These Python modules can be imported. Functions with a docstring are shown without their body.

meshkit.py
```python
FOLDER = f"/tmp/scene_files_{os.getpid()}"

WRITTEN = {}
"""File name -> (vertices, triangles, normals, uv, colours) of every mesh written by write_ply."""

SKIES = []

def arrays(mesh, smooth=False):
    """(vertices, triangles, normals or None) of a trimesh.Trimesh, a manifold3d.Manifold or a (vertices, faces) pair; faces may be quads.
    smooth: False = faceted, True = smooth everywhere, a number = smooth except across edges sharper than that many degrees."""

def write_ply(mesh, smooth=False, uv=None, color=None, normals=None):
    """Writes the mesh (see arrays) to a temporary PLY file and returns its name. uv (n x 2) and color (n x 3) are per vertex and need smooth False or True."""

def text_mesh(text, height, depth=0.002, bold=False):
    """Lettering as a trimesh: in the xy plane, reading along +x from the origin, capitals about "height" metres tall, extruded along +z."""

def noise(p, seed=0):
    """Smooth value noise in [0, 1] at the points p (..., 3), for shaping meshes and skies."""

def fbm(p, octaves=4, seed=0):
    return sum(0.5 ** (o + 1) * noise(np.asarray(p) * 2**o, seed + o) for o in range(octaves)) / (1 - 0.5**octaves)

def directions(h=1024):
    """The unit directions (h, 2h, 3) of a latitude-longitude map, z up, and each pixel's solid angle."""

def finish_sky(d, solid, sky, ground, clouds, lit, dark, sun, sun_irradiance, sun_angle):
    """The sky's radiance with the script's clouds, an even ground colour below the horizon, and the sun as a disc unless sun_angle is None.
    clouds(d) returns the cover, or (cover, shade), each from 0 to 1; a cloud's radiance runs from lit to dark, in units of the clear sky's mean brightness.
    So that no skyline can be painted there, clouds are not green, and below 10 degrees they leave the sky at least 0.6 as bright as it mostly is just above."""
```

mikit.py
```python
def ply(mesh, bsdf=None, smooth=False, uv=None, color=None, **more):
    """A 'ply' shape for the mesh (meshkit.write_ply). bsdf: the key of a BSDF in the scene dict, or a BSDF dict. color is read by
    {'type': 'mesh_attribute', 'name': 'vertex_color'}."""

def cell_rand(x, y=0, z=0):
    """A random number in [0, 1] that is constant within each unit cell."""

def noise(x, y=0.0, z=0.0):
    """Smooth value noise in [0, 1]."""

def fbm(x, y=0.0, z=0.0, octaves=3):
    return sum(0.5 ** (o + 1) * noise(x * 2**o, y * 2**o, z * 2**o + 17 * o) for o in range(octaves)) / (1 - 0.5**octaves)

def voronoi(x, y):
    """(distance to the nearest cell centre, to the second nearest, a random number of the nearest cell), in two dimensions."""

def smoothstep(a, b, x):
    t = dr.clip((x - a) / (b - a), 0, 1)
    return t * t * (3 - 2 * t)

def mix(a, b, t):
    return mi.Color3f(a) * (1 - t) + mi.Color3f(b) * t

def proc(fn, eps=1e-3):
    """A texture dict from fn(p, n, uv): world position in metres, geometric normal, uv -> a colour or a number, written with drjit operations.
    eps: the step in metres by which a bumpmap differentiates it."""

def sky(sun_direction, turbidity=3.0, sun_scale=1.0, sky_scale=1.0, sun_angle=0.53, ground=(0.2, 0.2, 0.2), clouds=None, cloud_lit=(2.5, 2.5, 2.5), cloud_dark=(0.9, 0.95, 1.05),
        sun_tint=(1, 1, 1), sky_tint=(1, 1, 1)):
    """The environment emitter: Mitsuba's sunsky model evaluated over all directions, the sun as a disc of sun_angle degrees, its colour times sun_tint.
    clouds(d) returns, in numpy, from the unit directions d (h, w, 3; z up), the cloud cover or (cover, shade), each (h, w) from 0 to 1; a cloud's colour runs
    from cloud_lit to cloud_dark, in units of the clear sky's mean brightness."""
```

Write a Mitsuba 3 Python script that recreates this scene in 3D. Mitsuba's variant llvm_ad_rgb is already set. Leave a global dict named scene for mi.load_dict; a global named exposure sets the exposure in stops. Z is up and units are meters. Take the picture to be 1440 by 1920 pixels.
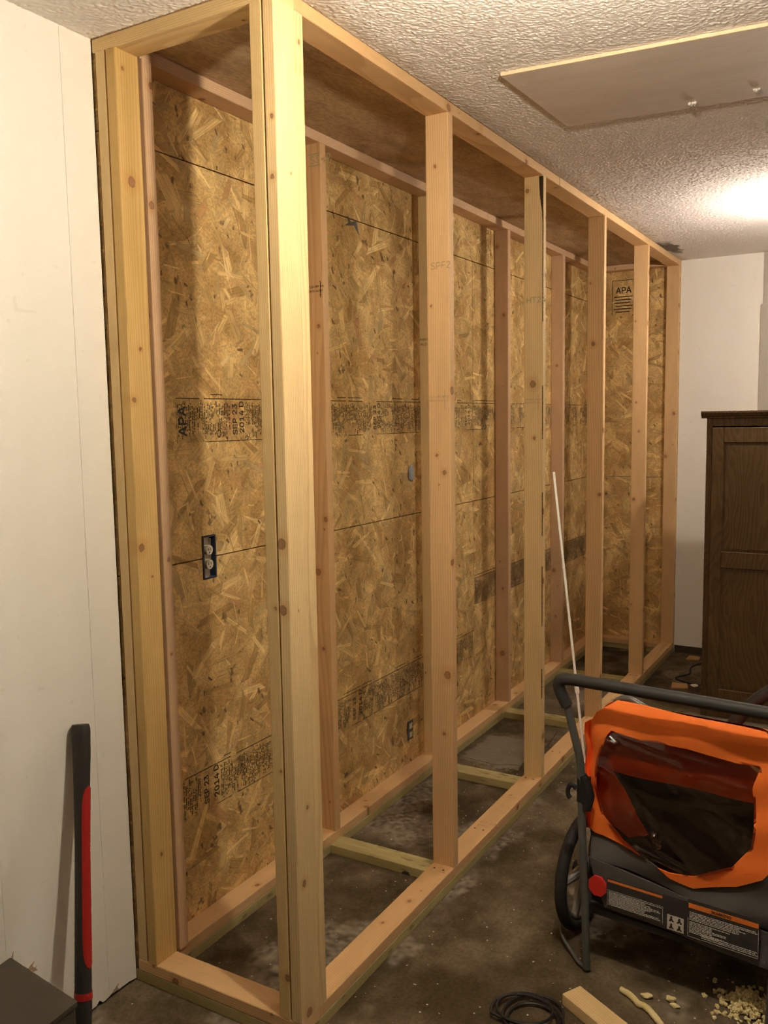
import math, random
import numpy as np, trimesh
import drjit as dr
import mitsuba as mi
import mikit, meshkit
from mikit import proc, noise, fbm, cell_rand, smoothstep, mix
from shapely.geometry import Polygon, box as sbox
from shapely import affinity
mi.set_variant('llvm_ad_rgb') if mi.variant() is None else None
random.seed(7); rng = np.random.default_rng(7)
T4 = mi.ScalarTransform4f

# ------------------------------------------------------------------ camera
CAM = np.array([1.37934, -1.85143, 1.76312])
FWD = np.array([-0.50250, 0.85808, -0.10576]); UP = np.array([-0.03927, 0.09954, 0.99426])
scene, labels = {'type': 'scene'}, {}
scene['camera'] = {'type': 'perspective', 'fov': math.degrees(2 * math.atan(720 / 1644.2)), 'fov_axis': 'x',
                   'to_world': T4().look_at(origin=CAM.tolist(), target=(CAM + FWD).tolist(), up=UP.tolist()),
                   'near_clip': 0.05, 'far_clip': 50.0}
# ------------------------------------------------------------------ light: the two bare bulbs on the ceiling, exposure
exposure = 2.45
LAMP_1 = (0.89, -0.257, 2.63); LAMP_2 = (1.06, 3.15, 2.64)
LAMP_COLORS = (np.array([1.0, 0.86, 0.655]), np.array([1.0, 0.865, 0.73]))
POWER_1, POWER_2 = 345.0, 240.0

# ------------------------------------------------------------------ sizes (metres)
H, D, L = 2.847, 0.645, 4.752
PO = -0.556                       # front face of the back plates
OS = -0.639                       # face of the board wall
Y = [0.983, 1.927, 2.860, 3.798]  # studs of the front row
B = [1.017, 1.958, 2.883, 3.834]  # studs of the back row
Tt, Tw = 0.038, 0.089
Z1, Z2, ZT = 0.038, 0.076, H - 0.038

# ------------------------------------------------------------------ helpers
def numbered(key):
    if key not in scene and key not in labels: return key
    k = 1
    while f'{key}_{k:03d}' in scene or f'{key}_{k:03d}' in labels: k += 1
    return f'{key}_{k:03d}'

def add(name, mesh, bsdf, parent=None, smooth=False, uv=None, label=None, category=None, kind=None, group=None, **more):
    key = numbered(f'{parent}__{name}' if parent else name)
    scene[key] = mikit.ply(mesh, bsdf, smooth, uv=uv, **more)
    info = {k: v for k, v in dict(label=label, category=category, kind=kind, group=group).items() if v}
    if info: labels[key] = info
    return key

def thing(name, label, category, group=None):
    key = numbered(name)
    labels[key] = {'label': label, 'category': category, **({'group': group} if group else {})}
    return key

def bx(x0, x1, y0, y1, z0, z1, r=0.0):
    m = trimesh.creation.box(extents=(x1 - x0, y1 - y0, z1 - z0))
    if r > 0: m = rounded(x1 - x0, y1 - y0, z1 - z0, r)
    m.apply_translation(((x0 + x1) / 2, (y0 + y1) / 2, (z0 + z1) / 2)); return m

def rounded(a, b, c, r):
    pts = []
    for sx in (-1, 1):
        for sy in (-1, 1):
            for sz in (-1, 1):
                p = np.array([sx * a / 2, sy * b / 2, sz * c / 2]); s = np.array([sx, sy, sz])
                for q in ((1, 1, 0.0), (1, 0.0, 1), (0.0, 1, 1), (.42, .42, .42)): pts.append(p - s * r * np.array(q))
    return trimesh.convex.convex_hull(np.array(pts))

def cat(*ms): return trimesh.util.concatenate([m for m in ms])

def mat4(m, M): m = m.copy(); m.apply_transform(M); return m

def tube(points, r, n=10, cap=True, closed=False):
    p = np.asarray(points, float); k = len(p)
    t = np.gradient(p, axis=0)
    if closed: t = np.roll(p, -1, 0) - np.roll(p, 1, 0)
    t /= np.linalg.norm(t, axis=1, keepdims=True)
    a = np.cross(t[0], [0, 0, 1.0] if abs(t[0, 2]) < .9 else [1.0, 0, 0]); a /= np.linalg.norm(a)
    rr = np.broadcast_to(r, (k,)); V = []
    for i in range(k):
        a = a - t[i] * (a @ t[i]); a /= np.linalg.norm(a); b = np.cross(t[i], a)
        ang = np.arange(n) * 2 * np.pi / n
        V.append(p[i] + rr[i] * (np.cos(ang)[:, None] * a + np.sin(ang)[:, None] * b))
    V = np.vstack(V); F = []
    for i in range(k if closed else k - 1):
        j = (i + 1) % k
        for q in range(n):
            q2 = (q + 1) % n
            F += [[i * n + q, i * n + q2, j * n + q2], [i * n + q, j * n + q2, j * n + q]]
    if cap and not closed:
        V = np.vstack([V, p[:1], p[-1:]]); c0, c1 = len(V) - 2, len(V) - 1
        for q in range(n):
            q2 = (q + 1) % n
            F += [[c0, q2, q], [c1, (k - 1) * n + q, (k - 1) * n + q2]]
    return trimesh.Trimesh(V, F, process=False)

def spline(pts, n=8):
    p = np.asarray(pts, float); p = np.vstack([2 * p[0] - p[1], p, 2 * p[-1] - p[-2]]); out = []
    for i in range(1, len(p) - 2):
        for t in np.linspace(0, 1, n, endpoint=False):
            out.append(0.5 * (2 * p[i] + (p[i + 1] - p[i - 1]) * t + (2 * p[i - 1] - 5 * p[i] + 4 * p[i + 1] - p[i + 2]) * t * t + (3 * p[i] - p[i - 1] - 3 * p[i + 1] + p[i + 2]) * t ** 3))
    return np.array(out + [p[-2]])

def extrude(poly, d):
    parts = getattr(poly, 'geoms', [poly])
    return cat(*[trimesh.creation.extrude_polygon(g, d, engine='earcut') for g in parts if g.area > 1e-9])

# ------------------------------------------------------------------ procedural textures
def wood_fn(axis):
    def fn(p, n, uv):
        seed = dr.floor(uv.x); a = (uv.x - seed) * 0.2 - 0.1; b = uv.y
        l = (p.x, p.y, p.z)[axis]
        r1, r2, r3 = cell_rand(seed, 11), cell_rand(seed, 12), cell_rand(seed, 13)
        th = r1 * 3.1
        warp = noise(a * 9, b * 9 + seed * 3.1, l * 0.9 + seed * 17) * 0.030 + noise(a * 20, b * 20, l * 3.0 + seed * 5) * 0.006
        d = a * dr.cos(th) + b * dr.sin(th) + warp
        t = d / 0.0055; f = t - dr.floor(t)
        ring = smoothstep(0.25, 0.95, f) * smoothstep(1.0, 0.95, f)
        fine = noise(a * 700, b * 700, l * 14 + seed)
        broad = fbm(a * 14, b * 14 + seed, l * 1.6 + seed * 3)
        fir = mix((0.62, 0.385, 0.185), (0.69, 0.465, 0.24), r2)
        yel = mix((0.66, 0.465, 0.205), (0.72, 0.53, 0.275), r2)
        amb = mix((0.58, 0.375, 0.13), (0.66, 0.455, 0.185), broad)
        pnk = mix((0.55, 0.36, 0.21), (0.62, 0.42, 0.255), r2)
        base = mi.Color3f(dr.select(seed < 50, fir.x, dr.select(seed < 100, yel.x, dr.select(seed < 150, pnk.x, amb.x))),
                          dr.select(seed < 50, fir.y, dr.select(seed < 100, yel.y, dr.select(seed < 150, pnk.y, amb.y))),
                          dr.select(seed < 50, fir.z, dr.select(seed < 100, yel.z, dr.select(seed < 150, pnk.z, amb.z))))
        col = base * (0.80 + 0.30 * broad) * (0.93 + 0.12 * fine)
        col = col * (1 - ring * mi.Color3f(0.13, 0.19, 0.25))
        # knots: rods through the board, one in most 0.3 m stretches
        for scale, rad, chance, sd in ((0.37, 0.014, 0.66, 1), (0.23, 0.0055, 0.30, 2)):
            c = l / scale + seed * 7.37; i = dr.floor(c)
            k1, k2, k3, k4 = (cell_rand(i, seed, 40 + sd * 10 + q) for q in range(4))
            dl = (c - i - 0.2 - 0.6 * k1) * scale
            face = k4 > 0.35; q = dr.select(face, a - (k2 - 0.5) * 0.066, b - (k2 - 0.5) * 0.028)
            rk = rad * (0.40 + 0.65 * k3)
            dist = dr.sqrt(dr.square(dl) * 0.75 + dr.square(q)) + (noise(a * 160, b * 160, l * 160) - 0.5) * 0.003
            on = dr.select((cell_rand(i, seed, 91 + sd) < chance) & (face | (dr.abs(a) > 0.0415)), 1.0, 0.0)
            halo = smoothstep(rk * 3.2, rk * 1.0, dist) * on
            core = smoothstep(rk * 1.1, rk * 0.75, dist) * on
            rim = core * smoothstep(rk * 0.55, rk * 0.95, dist)
            col = col * (1 - halo * mi.Color3f(0.10, 0.17, 0.25))
            col = mix(col, mi.Color3f(0.27, 0.125, 0.055), core * 0.85)
            col = mix(col, mi.Color3f(0.10, 0.05, 0.03), rim * 0.5)
        return dr.clip(col, 0.0, 0.95)
    return fn

def treated_fn(p, n, uv):
    seed = dr.floor(uv.x); a = (uv.x - seed) * 0.2 - 0.1; b = uv.y
    l = dr.select(seed < 50, p.y, p.x)
    g = noise(a * 260, b * 260, l * 9 + seed)
    w = fbm(a * 25, b * 25, l * 3 + seed * 3)
    col = mix((0.30, 0.245, 0.105), (0.47, 0.395, 0.19), w) * (0.85 + 0.25 * g)
    stain = smoothstep(0.62, 0.8, fbm(a * 60 + 9, b * 60, l * 14 + seed))
    return mix(col, (0.13, 0.105, 0.05), stain * 0.6)

def osb_fn(p, n, uv):
    s, t = uv.x, uv.y
    bn = fbm(s * 9, t * 9, 3.3)
    col = mix((0.38, 0.23, 0.085), (0.60, 0.415, 0.175), smoothstep(0.25, 0.75, bn)) * (0.74 + 0.46 * noise(s * 160 + t * 60, t * 190 - s * 50))
    for layer, (cell, l0, l1, w0, w1, op) in enumerate(((0.150, 0.040, 0.060, 0.010, 0.030, 0.85), (0.105, 0.026, 0.050, 0.005, 0.020, 0.85), (0.062, 0.012, 0.034, 0.0016, 0.009, 0.72), (0.066, 0.006, 0.016, 0.0014, 0.0055, 0.92))):
        ca, sa = math.cos(0.5 + layer * 0.9), math.sin(0.5 + layer * 0.9)
        x, y = (s * ca - t * sa) / cell, (s * sa + t * ca) / cell
        best = mi.Float(-1.0); val = mi.Float(0.5); lc = mi.Float(0.0); wc = mi.Float(0.0); hue = mi.Float(0.0); eg = mi.Float(0.0)
        for i in (-1, 0, 1):
            for j in (-1, 0, 1):
                cx, cy = dr.floor(x) + i, dr.floor(y) + j
                r0, r1 = cell_rand(cx, cy, 10 * layer), cell_rand(cx, cy, 10 * layer + 1)
                r2, r3 = cell_rand(cx, cy, 10 * layer + 2), cell_rand(cx, cy, 10 * layer + 3)
                r4 = cell_rand(cx, cy, 10 * layer + 4)
                dx, dy = (x - cx - r0) * cell, (y - cy - r1) * cell
                an = r2 * 3.1416; c_, s_ = dr.cos(an), dr.sin(an)
                u, v = dx * c_ + dy * s_, dy * c_ - dx * s_
                hl = l0 + l1 * r3; hw = w0 + (w1 - w0) * r4 * r4
                rag = hl + v * (r0 * 3.0 - 1.5) + 0.007 * (noise(v * 420 + r0 * 90, r1 * 50) - 0.5)
                hw2 = hw * (1.0 + 0.5 * (r1 - 0.5) * u / hl)
                inside = (dr.abs(u) < rag) & (dr.abs(v) < hw2) & (r0 + r4 > best)
                if layer == 3: inside = inside & (r3 + r1 < 0.62)
                best = dr.select(inside, r0 + r4, best)
                val = dr.select(inside, cell_rand(cx, cy, 10 * layer + 5), val)
                hue = dr.select(inside, cell_rand(cx, cy, 10 * layer + 6), hue)
                lc = dr.select(inside, u, lc)
                wc = dr.select(inside, v + r2, wc)
                eg = dr.select(inside, dr.maximum(dr.abs(v) / hw2, dr.abs(u) / rag), eg)
        on = dr.select(best > 0, 1.0, 0.0)
        fib = noise(lc * 22 + wc * 31, wc * 520)
        if layer == 3:
            fl = mix((0.10, 0.055, 0.03), (0.21, 0.125, 0.06), val)
        else:
            fl = mix((0.34, 0.20, 0.070), (0.78, 0.57, 0.255), val * val * (3 - 2 * val)) * (0.60 + 0.66 * fib)
            fl = mix(fl, (0.40, 0.20, 0.095), dr.select(hue > 0.93, 0.7, 0.0))
            fl = mix(fl, (0.31, 0.235, 0.135), dr.select((hue > 0.10) & (hue < 0.17), 0.6, 0.0))
            fl = mix(fl, (0.76, 0.60, 0.34), dr.select((hue > 0.2) & (hue < 0.27) & (layer == 2), 0.7, 0.0))
            fl = fl * (1 - 0.30 * smoothstep(0.86, 1.0, eg))
        col = mix(col, fl, on * op * (1.0 if layer == 3 else 0.75 + 0.25 * noise(s * 40, t * 40, 3.0 * layer)))
    col = col * (0.90 + 0.20 * smoothstep(0.3, 0.7, fbm(s * 13, t * 13, 21.0)))
    gap = smoothstep(0.66, 0.75, fbm(s * 34 + t * 9, t * 26 - s * 12, 7.7)) * smoothstep(0.5, 0.62, noise(s * 9, t * 9, 1.5))
    col = mix(col, (0.12, 0.07, 0.035), gap * 0.85)
    # printed grade stamps along the board wall (the board coordinates are y, z there)
    ink = mi.Float(0.0)
    for z0, s0, s1, hgt, dense in ((1.695, 0.275, 4.72, 0.145, 0.0), (0.425, 0.235, 2.565, 0.145, 0.1), (0.715, 2.59, 4.74, 0.15, 0.75)):
        per = 0.96; q = (s - s0) / per; q = (q - dr.floor(q)) * per
        inb = (s > s0) & (s < s1) & (t > z0) & (t < z0 + hgt) & (s < 9)
        line = dr.floor(s / 0.0085); fl_ = s / 0.0085 - line
        blk = dr.floor(q / 0.062)
        lo = z0 + 0.085 * cell_rand(line, 5 + z0 * 100) * cell_rand(blk, 77)
        hi = z0 + hgt - 0.006 - 0.02 * cell_rand(line, 6)
        glyph = dr.select((fl_ < 0.62) & (t > lo) & (t < hi) & (noise(t / 0.0034, line * 3.7) > 0.40), 1.0, 0.0)
        word = ((q > 0.270) & (q < 0.345)) if z0 > 1 else ((q > 0.085) & (q < 0.19))
        glyph = dr.select(word, 0.0, glyph)
        rule = dr.select((dr.abs(q - blk * 0.062) < 0.0014) & (cell_rand(blk, 8) > 0.35), 1.0, 0.0)
        smudge = 0.38 * smoothstep(0.5, 0.7, noise(s * 17, t * 13, 4.0)) + dense
        keep = smoothstep(0.20, 0.34, noise(s * 24, t * 30, 9.0) + dense)
        ink = dr.maximum(ink, dr.select(inb, dr.clip(dr.maximum(glyph, rule) * 0.97 * keep + smudge * 0.5, 0, 0.93), 0.0))
        top = (dr.abs(t - z0 - hgt) < 0.0017) | ((dr.abs(t - z0 - hgt - 0.014) < 0.0016) & (noise(s * 11, 3.0) > 0.45)) | ((dr.abs(t - z0) < 0.0014) & (noise(s * 9, 5.0) > 0.5))
        ink = dr.maximum(ink, dr.select((s > s0) & (s < s1) & top & (noise(s * 30, z0) > 0.18), 0.95, 0.0))
    ink = dr.maximum(ink, dr.select((s > 2.76) & (s < 2.84) & (t > 2.62) & (t < 2.80) & (noise(s * 90, t * 160) > 0.5), 0.4, 0.0))
    return dr.clip(mix(col * 1.10, (0.045, 0.03, 0.022), ink), 0.0, 0.9)

def dull_board_fn(p, n, uv):
    s, t = uv.x, uv.y
    w = fbm(s * 7 + 2 * noise(s * 3, t * 3), t * 15, 5.0); g = noise(s * 60 + t * 90, t * 160 - s * 50)
    return mix((0.42, 0.30, 0.185), (0.58, 0.435, 0.28), smoothstep(0.2, 0.8, w)) * (0.80 + 0.34 * g)

def concrete_fn(p, n, uv):
    w = fbm(p.x * 2.3, p.y * 2.3, 1.0, octaves=4); m = fbm(p.x * 9, p.y * 9, 4.0, octaves=4); f = noise(p.x * 140, p.y * 140)
    col = mix((0.055, 0.041, 0.024), (0.145, 0.114, 0.073), smoothstep(0.3, 0.72, w * 0.5 + m * 0.5))
    col = col * (0.82 + 0.34 * f)
    patch = smoothstep(0.60, 0.74, fbm(p.x * 4 + 3, p.y * 3, 8.0, octaves=4))
    col = mix(col, (0.27, 0.23, 0.175), patch * 0.9 * noise(p.x * 60, p.y * 60, 2.0))
    sl = smoothstep(0.02, 0.0, dr.maximum(dr.abs(p.x + 0.36) - 0.15, dr.abs(p.y - 2.33) - 0.19) + 0.03 * (noise(p.x * 30, p.y * 30, 1.0) - 0.5))
    col = mix(col, (0.22, 0.19, 0.145), sl * 0.55)
    ck = dr.minimum(dr.abs(p.y - 2.13 - 0.06 * noise(p.x * 9, 4.0)), dr.abs(p.x + 0.22 - 0.05 * noise(p.y * 8, 2.0)))
    col = mix(col, (0.025, 0.02, 0.015), smoothstep(0.005, 0.001, ck) * dr.select((p.x < -0.09) & (p.y > 2.0) & (p.y < 2.75), 0.7, 0.0))
    d1, d2, k = mikit.voronoi(p.x * 28, p.y * 28)
    speck = dr.select((d1 < 0.13 * k * noise(p.x * 90, p.y * 90)) & (k > 0.80), 1.0, 0.0)
    return mix(col, (0.52, 0.46, 0.37), speck * 0.8)

def popcorn_c(p, n, uv):
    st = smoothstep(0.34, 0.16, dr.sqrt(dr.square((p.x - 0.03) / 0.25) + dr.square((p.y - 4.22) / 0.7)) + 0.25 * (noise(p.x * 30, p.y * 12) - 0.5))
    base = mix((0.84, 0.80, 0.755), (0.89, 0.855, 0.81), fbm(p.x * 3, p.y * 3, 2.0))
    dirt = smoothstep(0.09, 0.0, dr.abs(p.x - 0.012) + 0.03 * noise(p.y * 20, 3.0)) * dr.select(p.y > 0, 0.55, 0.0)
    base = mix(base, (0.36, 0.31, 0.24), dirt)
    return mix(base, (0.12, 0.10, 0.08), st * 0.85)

def paint_fn(p, n, uv):
    m = fbm(p.x * 2 + p.y * 2, p.z * 1.2, 6.0); g = noise((p.x + p.y) * 9, p.z * 0.8)
    col = mix((0.80, 0.78, 0.72), (0.85, 0.83, 0.77), m) * (0.97 + 0.05 * g)
    sp = dr.select((noise((p.x + p.y) * 37, p.z * 31, 3.0) > 0.965), 0.25, 0.0)
    return mix(col, (0.40, 0.34, 0.25), sp * 0.5)

def hardboard_fn(p, n, uv):
    a, b = p.x, p.y
    w = fbm(a * 4 + b * 3, b * 14 - a * 2, 5.0); g = noise(a * 40, b * 300)
    return mix((0.54, 0.46, 0.40), (0.64, 0.56, 0.49), w) * (0.95 + 0.08 * g)

def oak_fn(p, n, uv):
    d = p.x * 38 + 9 * noise(p.x * 7, p.y * 7, p.z * 1.6) + 2.5 * noise(p.x * 30, p.y * 9, p.z * 6); f = d - dr.floor(d)
    g = noise(p.x * 420, p.y * 420, p.z * 16)
    col = mix((0.062, 0.036, 0.014), (0.105, 0.063, 0.026), smoothstep(0.1, 0.9, f) * 0.6 + g * 0.4)
    return col * (0.8 + 0.4 * fbm(p.x * 3, p.z * 3, 1.0))

def cloth_fn(c):
    def fn(p, n, uv):
        w = noise(p.x * 900, p.y * 900, p.z * 900); b = fbm(p.x * 7, p.y * 7, p.z * 7)
        return mi.Color3f(*c) * (0.86 + 0.16 * w) * (0.85 + 0.3 * b)
    return fn

def foam_fn(p, n, uv):
    return mix((0.62, 0.50, 0.20), (0.80, 0.70, 0.42), fbm(p.x * 60, p.y * 60, p.z * 60))

def bsdf(name, color, rough=0.6, spec=0.3, **more):
    col = proc(color) if callable(color) else {'type': 'rgb', 'value': list(color)}
    scene[name] = {'type': 'twosided', 'bsdf': {'type': 'principled', 'base_color': col, 'roughness': rough, 'specular': spec, **more}}
    return name

def matte(name, fn): scene[name] = {'type': 'twosided', 'bsdf': {'type': 'diffuse', 'reflectance': proc(fn)}}
for i, ax in enumerate('xyz'): bsdf(f'mat_wood_{ax}', wood_fn(i), 0.62, 0.25)
matte('mat_treated', treated_fn)
matte('mat_osb', osb_fn)
matte('mat_dull_board', dull_board_fn)
bsdf('mat_bare_board', (0.10, 0.08, 0.06), 0.7, 0.2)
matte('mat_floor', concrete_fn)
matte('mat_paint', paint_fn)
scene['mat_popcorn'] = {'type': 'twosided', 'bsdf': {'type': 'diffuse', 'reflectance': proc(popcorn_c)}}
bsdf('mat_hardboard', hardboard_fn, 0.6, 0.25)
bsdf('mat_oak', oak_fn, 0.55, 0.15)
bsdf('mat_orange', cloth_fn((0.90, 0.195, 0.035)), 0.75, 0.2)
bsdf('mat_gray_cloth', cloth_fn((0.085, 0.078, 0.072)), 0.8, 0.2)
bsdf('mat_dark_cloth', cloth_fn((0.035, 0.032, 0.030)), 0.8, 0.2)
bsdf('mat_panel_gray', (0.075, 0.072, 0.07), 0.5, 0.4)
bsdf('mat_foam_grip', cloth_fn((0.022, 0.022, 0.021)), 0.6, 0.35)
bsdf('mat_tube', (0.075, 0.08, 0.075), 0.35, 0.5)
bsdf('mat_grip', (0.026, 0.024, 0.021), 0.6, 0.3)
bsdf('mat_black', (0.012, 0.012, 0.012), 0.5, 0.4)
bsdf('mat_tire', (0.018, 0.017, 0.016), 0.7, 0.3)
bsdf('mat_rim', (0.22, 0.21, 0.19), 0.45, 0.5)
bsdf('mat_red', (0.33, 0.016, 0.014), 0.45, 0.4)
bsdf('mat_reflector', (0.55, 0.025, 0.02), 0.15, 0.6, clearcoat=0.6)
bsdf('mat_white_print', (0.50, 0.47, 0.44), 0.6, 0.2)
bsdf('mat_orange_print', (0.62, 0.17, 0.03), 0.6, 0.2)
bsdf('mat_ink', (0.032, 0.022, 0.016), 0.7, 0.2)
bsdf('mat_stamp', (0.40, 0.27, 0.14), 0.7, 0.2)
bsdf('mat_green_ink', (0.34, 0.32, 0.18), 0.7, 0.2)
bsdf('mat_foam', foam_fn, 0.85, 0.1)
bsdf('mat_pole', (0.82, 0.80, 0.74), 0.4, 0.4)
bsdf('mat_blue', (0.025, 0.032, 0.055), 0.4, 0.4)
bsdf('mat_pale_blue', (0.33, 0.38, 0.42), 0.5, 0.3)
bsdf('mat_ivory', (0.50, 0.46, 0.33), 0.4, 0.4)
bsdf('mat_metal', (0.62, 0.60, 0.56), 0.3, 0.5, metallic=1.0)
bsdf('mat_bark', (0.050, 0.033, 0.022), 0.8, 0.1)
bsdf('mat_dark_gray', cloth_fn((0.062, 0.054, 0.040)), 0.75, 0.2)
bsdf('mat_scrap', (0.42, 0.25, 0.11), 0.7, 0.2)
bsdf('mat_pale_wood', (0.72, 0.56, 0.36), 0.7, 0.2)
bsdf('mat_paper', (0.36, 0.26, 0.17), 0.8, 0.1)
bsdf('mat_gray_trim', (0.42, 0.385, 0.33), 0.6, 0.25)
bsdf('mat_dark_trim', (0.055, 0.042, 0.032), 0.7, 0.2)
scene['mat_film'] = {'type': 'thindielectric', 'int_ior': 1.5, 'specular_transmittance': {'type': 'rgb', 'value': [0.68, 0.55, 0.46]}}

SEED = [0]
def lumber(x0, x1, y0, y1, z0, z1, axis, tone='fir', r=0.0035):
    """A board with eased long edges; uv carries its number and the place within its cross-section."""
    c = np.array([(x0 + x1) / 2, (y0 + y1) / 2, (z0 + z1) / 2]); s = np.array([x1 - x0, y1 - y0, z1 - z0])
    others = [i for i in range(3) if i != axis]
    a, b = s[others[0]], s[others[1]]
    prof = []
    for sx, sy, st in ((1, 1, 0), (-1, 1, 90), (-1, -1, 180), (1, -1, 270)):
        for k in (0, 30, 60, 90):
            t = math.radians(st + k); prof.append((sx * (a / 2 - r) + r * math.cos(t), sy * (b / 2 - r) + r * math.sin(t)))
    prof = np.array(prof); n = len(prof); Ls = s[axis] / 2
    V = np.zeros((4 * n + 2, 3)); q = np.arange(n)
    for k, off in enumerate((-Ls, Ls, -Ls, Ls)):
        V[k * n:(k + 1) * n, others[0]], V[k * n:(k + 1) * n, others[1]], V[k * n:(k + 1) * n, axis] = prof[:, 0], prof[:, 1], off
    V[4 * n, axis], V[4 * n + 1, axis] = -Ls, Ls
    q2 = (q + 1) % n
    F = np.vstack([np.stack([q, q2, q2 + n], 1), np.stack([q, q2 + n, q + n], 1), np.stack([q2 + 2 * n, q + 2 * n, q * 0 + 4 * n], 1), np.stack([q + 3 * n, q2 + 3 * n, q * 0 + 4 * n + 1], 1)])
    if axis == 1: F = F[:, ::-1]
    SEED[0] += 1
    sd = SEED[0] % 50 + {'fir': 0, 'yellow': 50, 'pink': 100, 'amber': 150}[tone]
    la = V[:, others[0]] if a >= b else V[:, others[1]]; lb = V[:, others[1]] if a >= b else V[:, others[0]]
    uv = np.stack([sd + (np.clip(la, -.095, .095) + 0.1) / 0.2, lb], 1)
    return trimesh.Trimesh(V + c, F, process=False), uv

def board(parent, name, dims, axis, tone='fir', label=None):
    m, uv = lumber(*dims, axis, tone)
    return add(name, m, 'mat_wood_' + 'xyz'[axis], parent, uv=uv, label=label)

def treated(parent, name, dims, axis):
    m, uv = lumber(*dims, axis, 'fir' if axis == 1 else 'yellow')
    return add(name, m, 'mat_treated', parent, uv=uv)

def wall_text(text, height, y, z, bold=True):
    """Lettering on the board wall reading upwards; y is its baseline side, z its start."""
    m = meshkit.text_mesh(text, height, 0.0006, bold=bold)
    R = np.eye(4); R[:3, 0] = (0, 0, 1); R[:3, 1] = (0, -1, 0); R[:3, 2] = (1, 0, 0); R[:3, 3] = (OS, y, z)
    return mat4(m, R)

def stud_text(text, height, x, y, z, bold=False):
    """Lettering on the face of a stud that looks towards -y."""
    m = meshkit.text_mesh(text, height, 0.0006, bold=bold)
    R = np.eye(4); R[:3, 0] = (1, 0, 0); R[:3, 1] = (0, 0, 1); R[:3, 2] = (0, -1, 0); R[:3, 3] = (x, y, z)
    return mat4(m, R)

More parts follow.
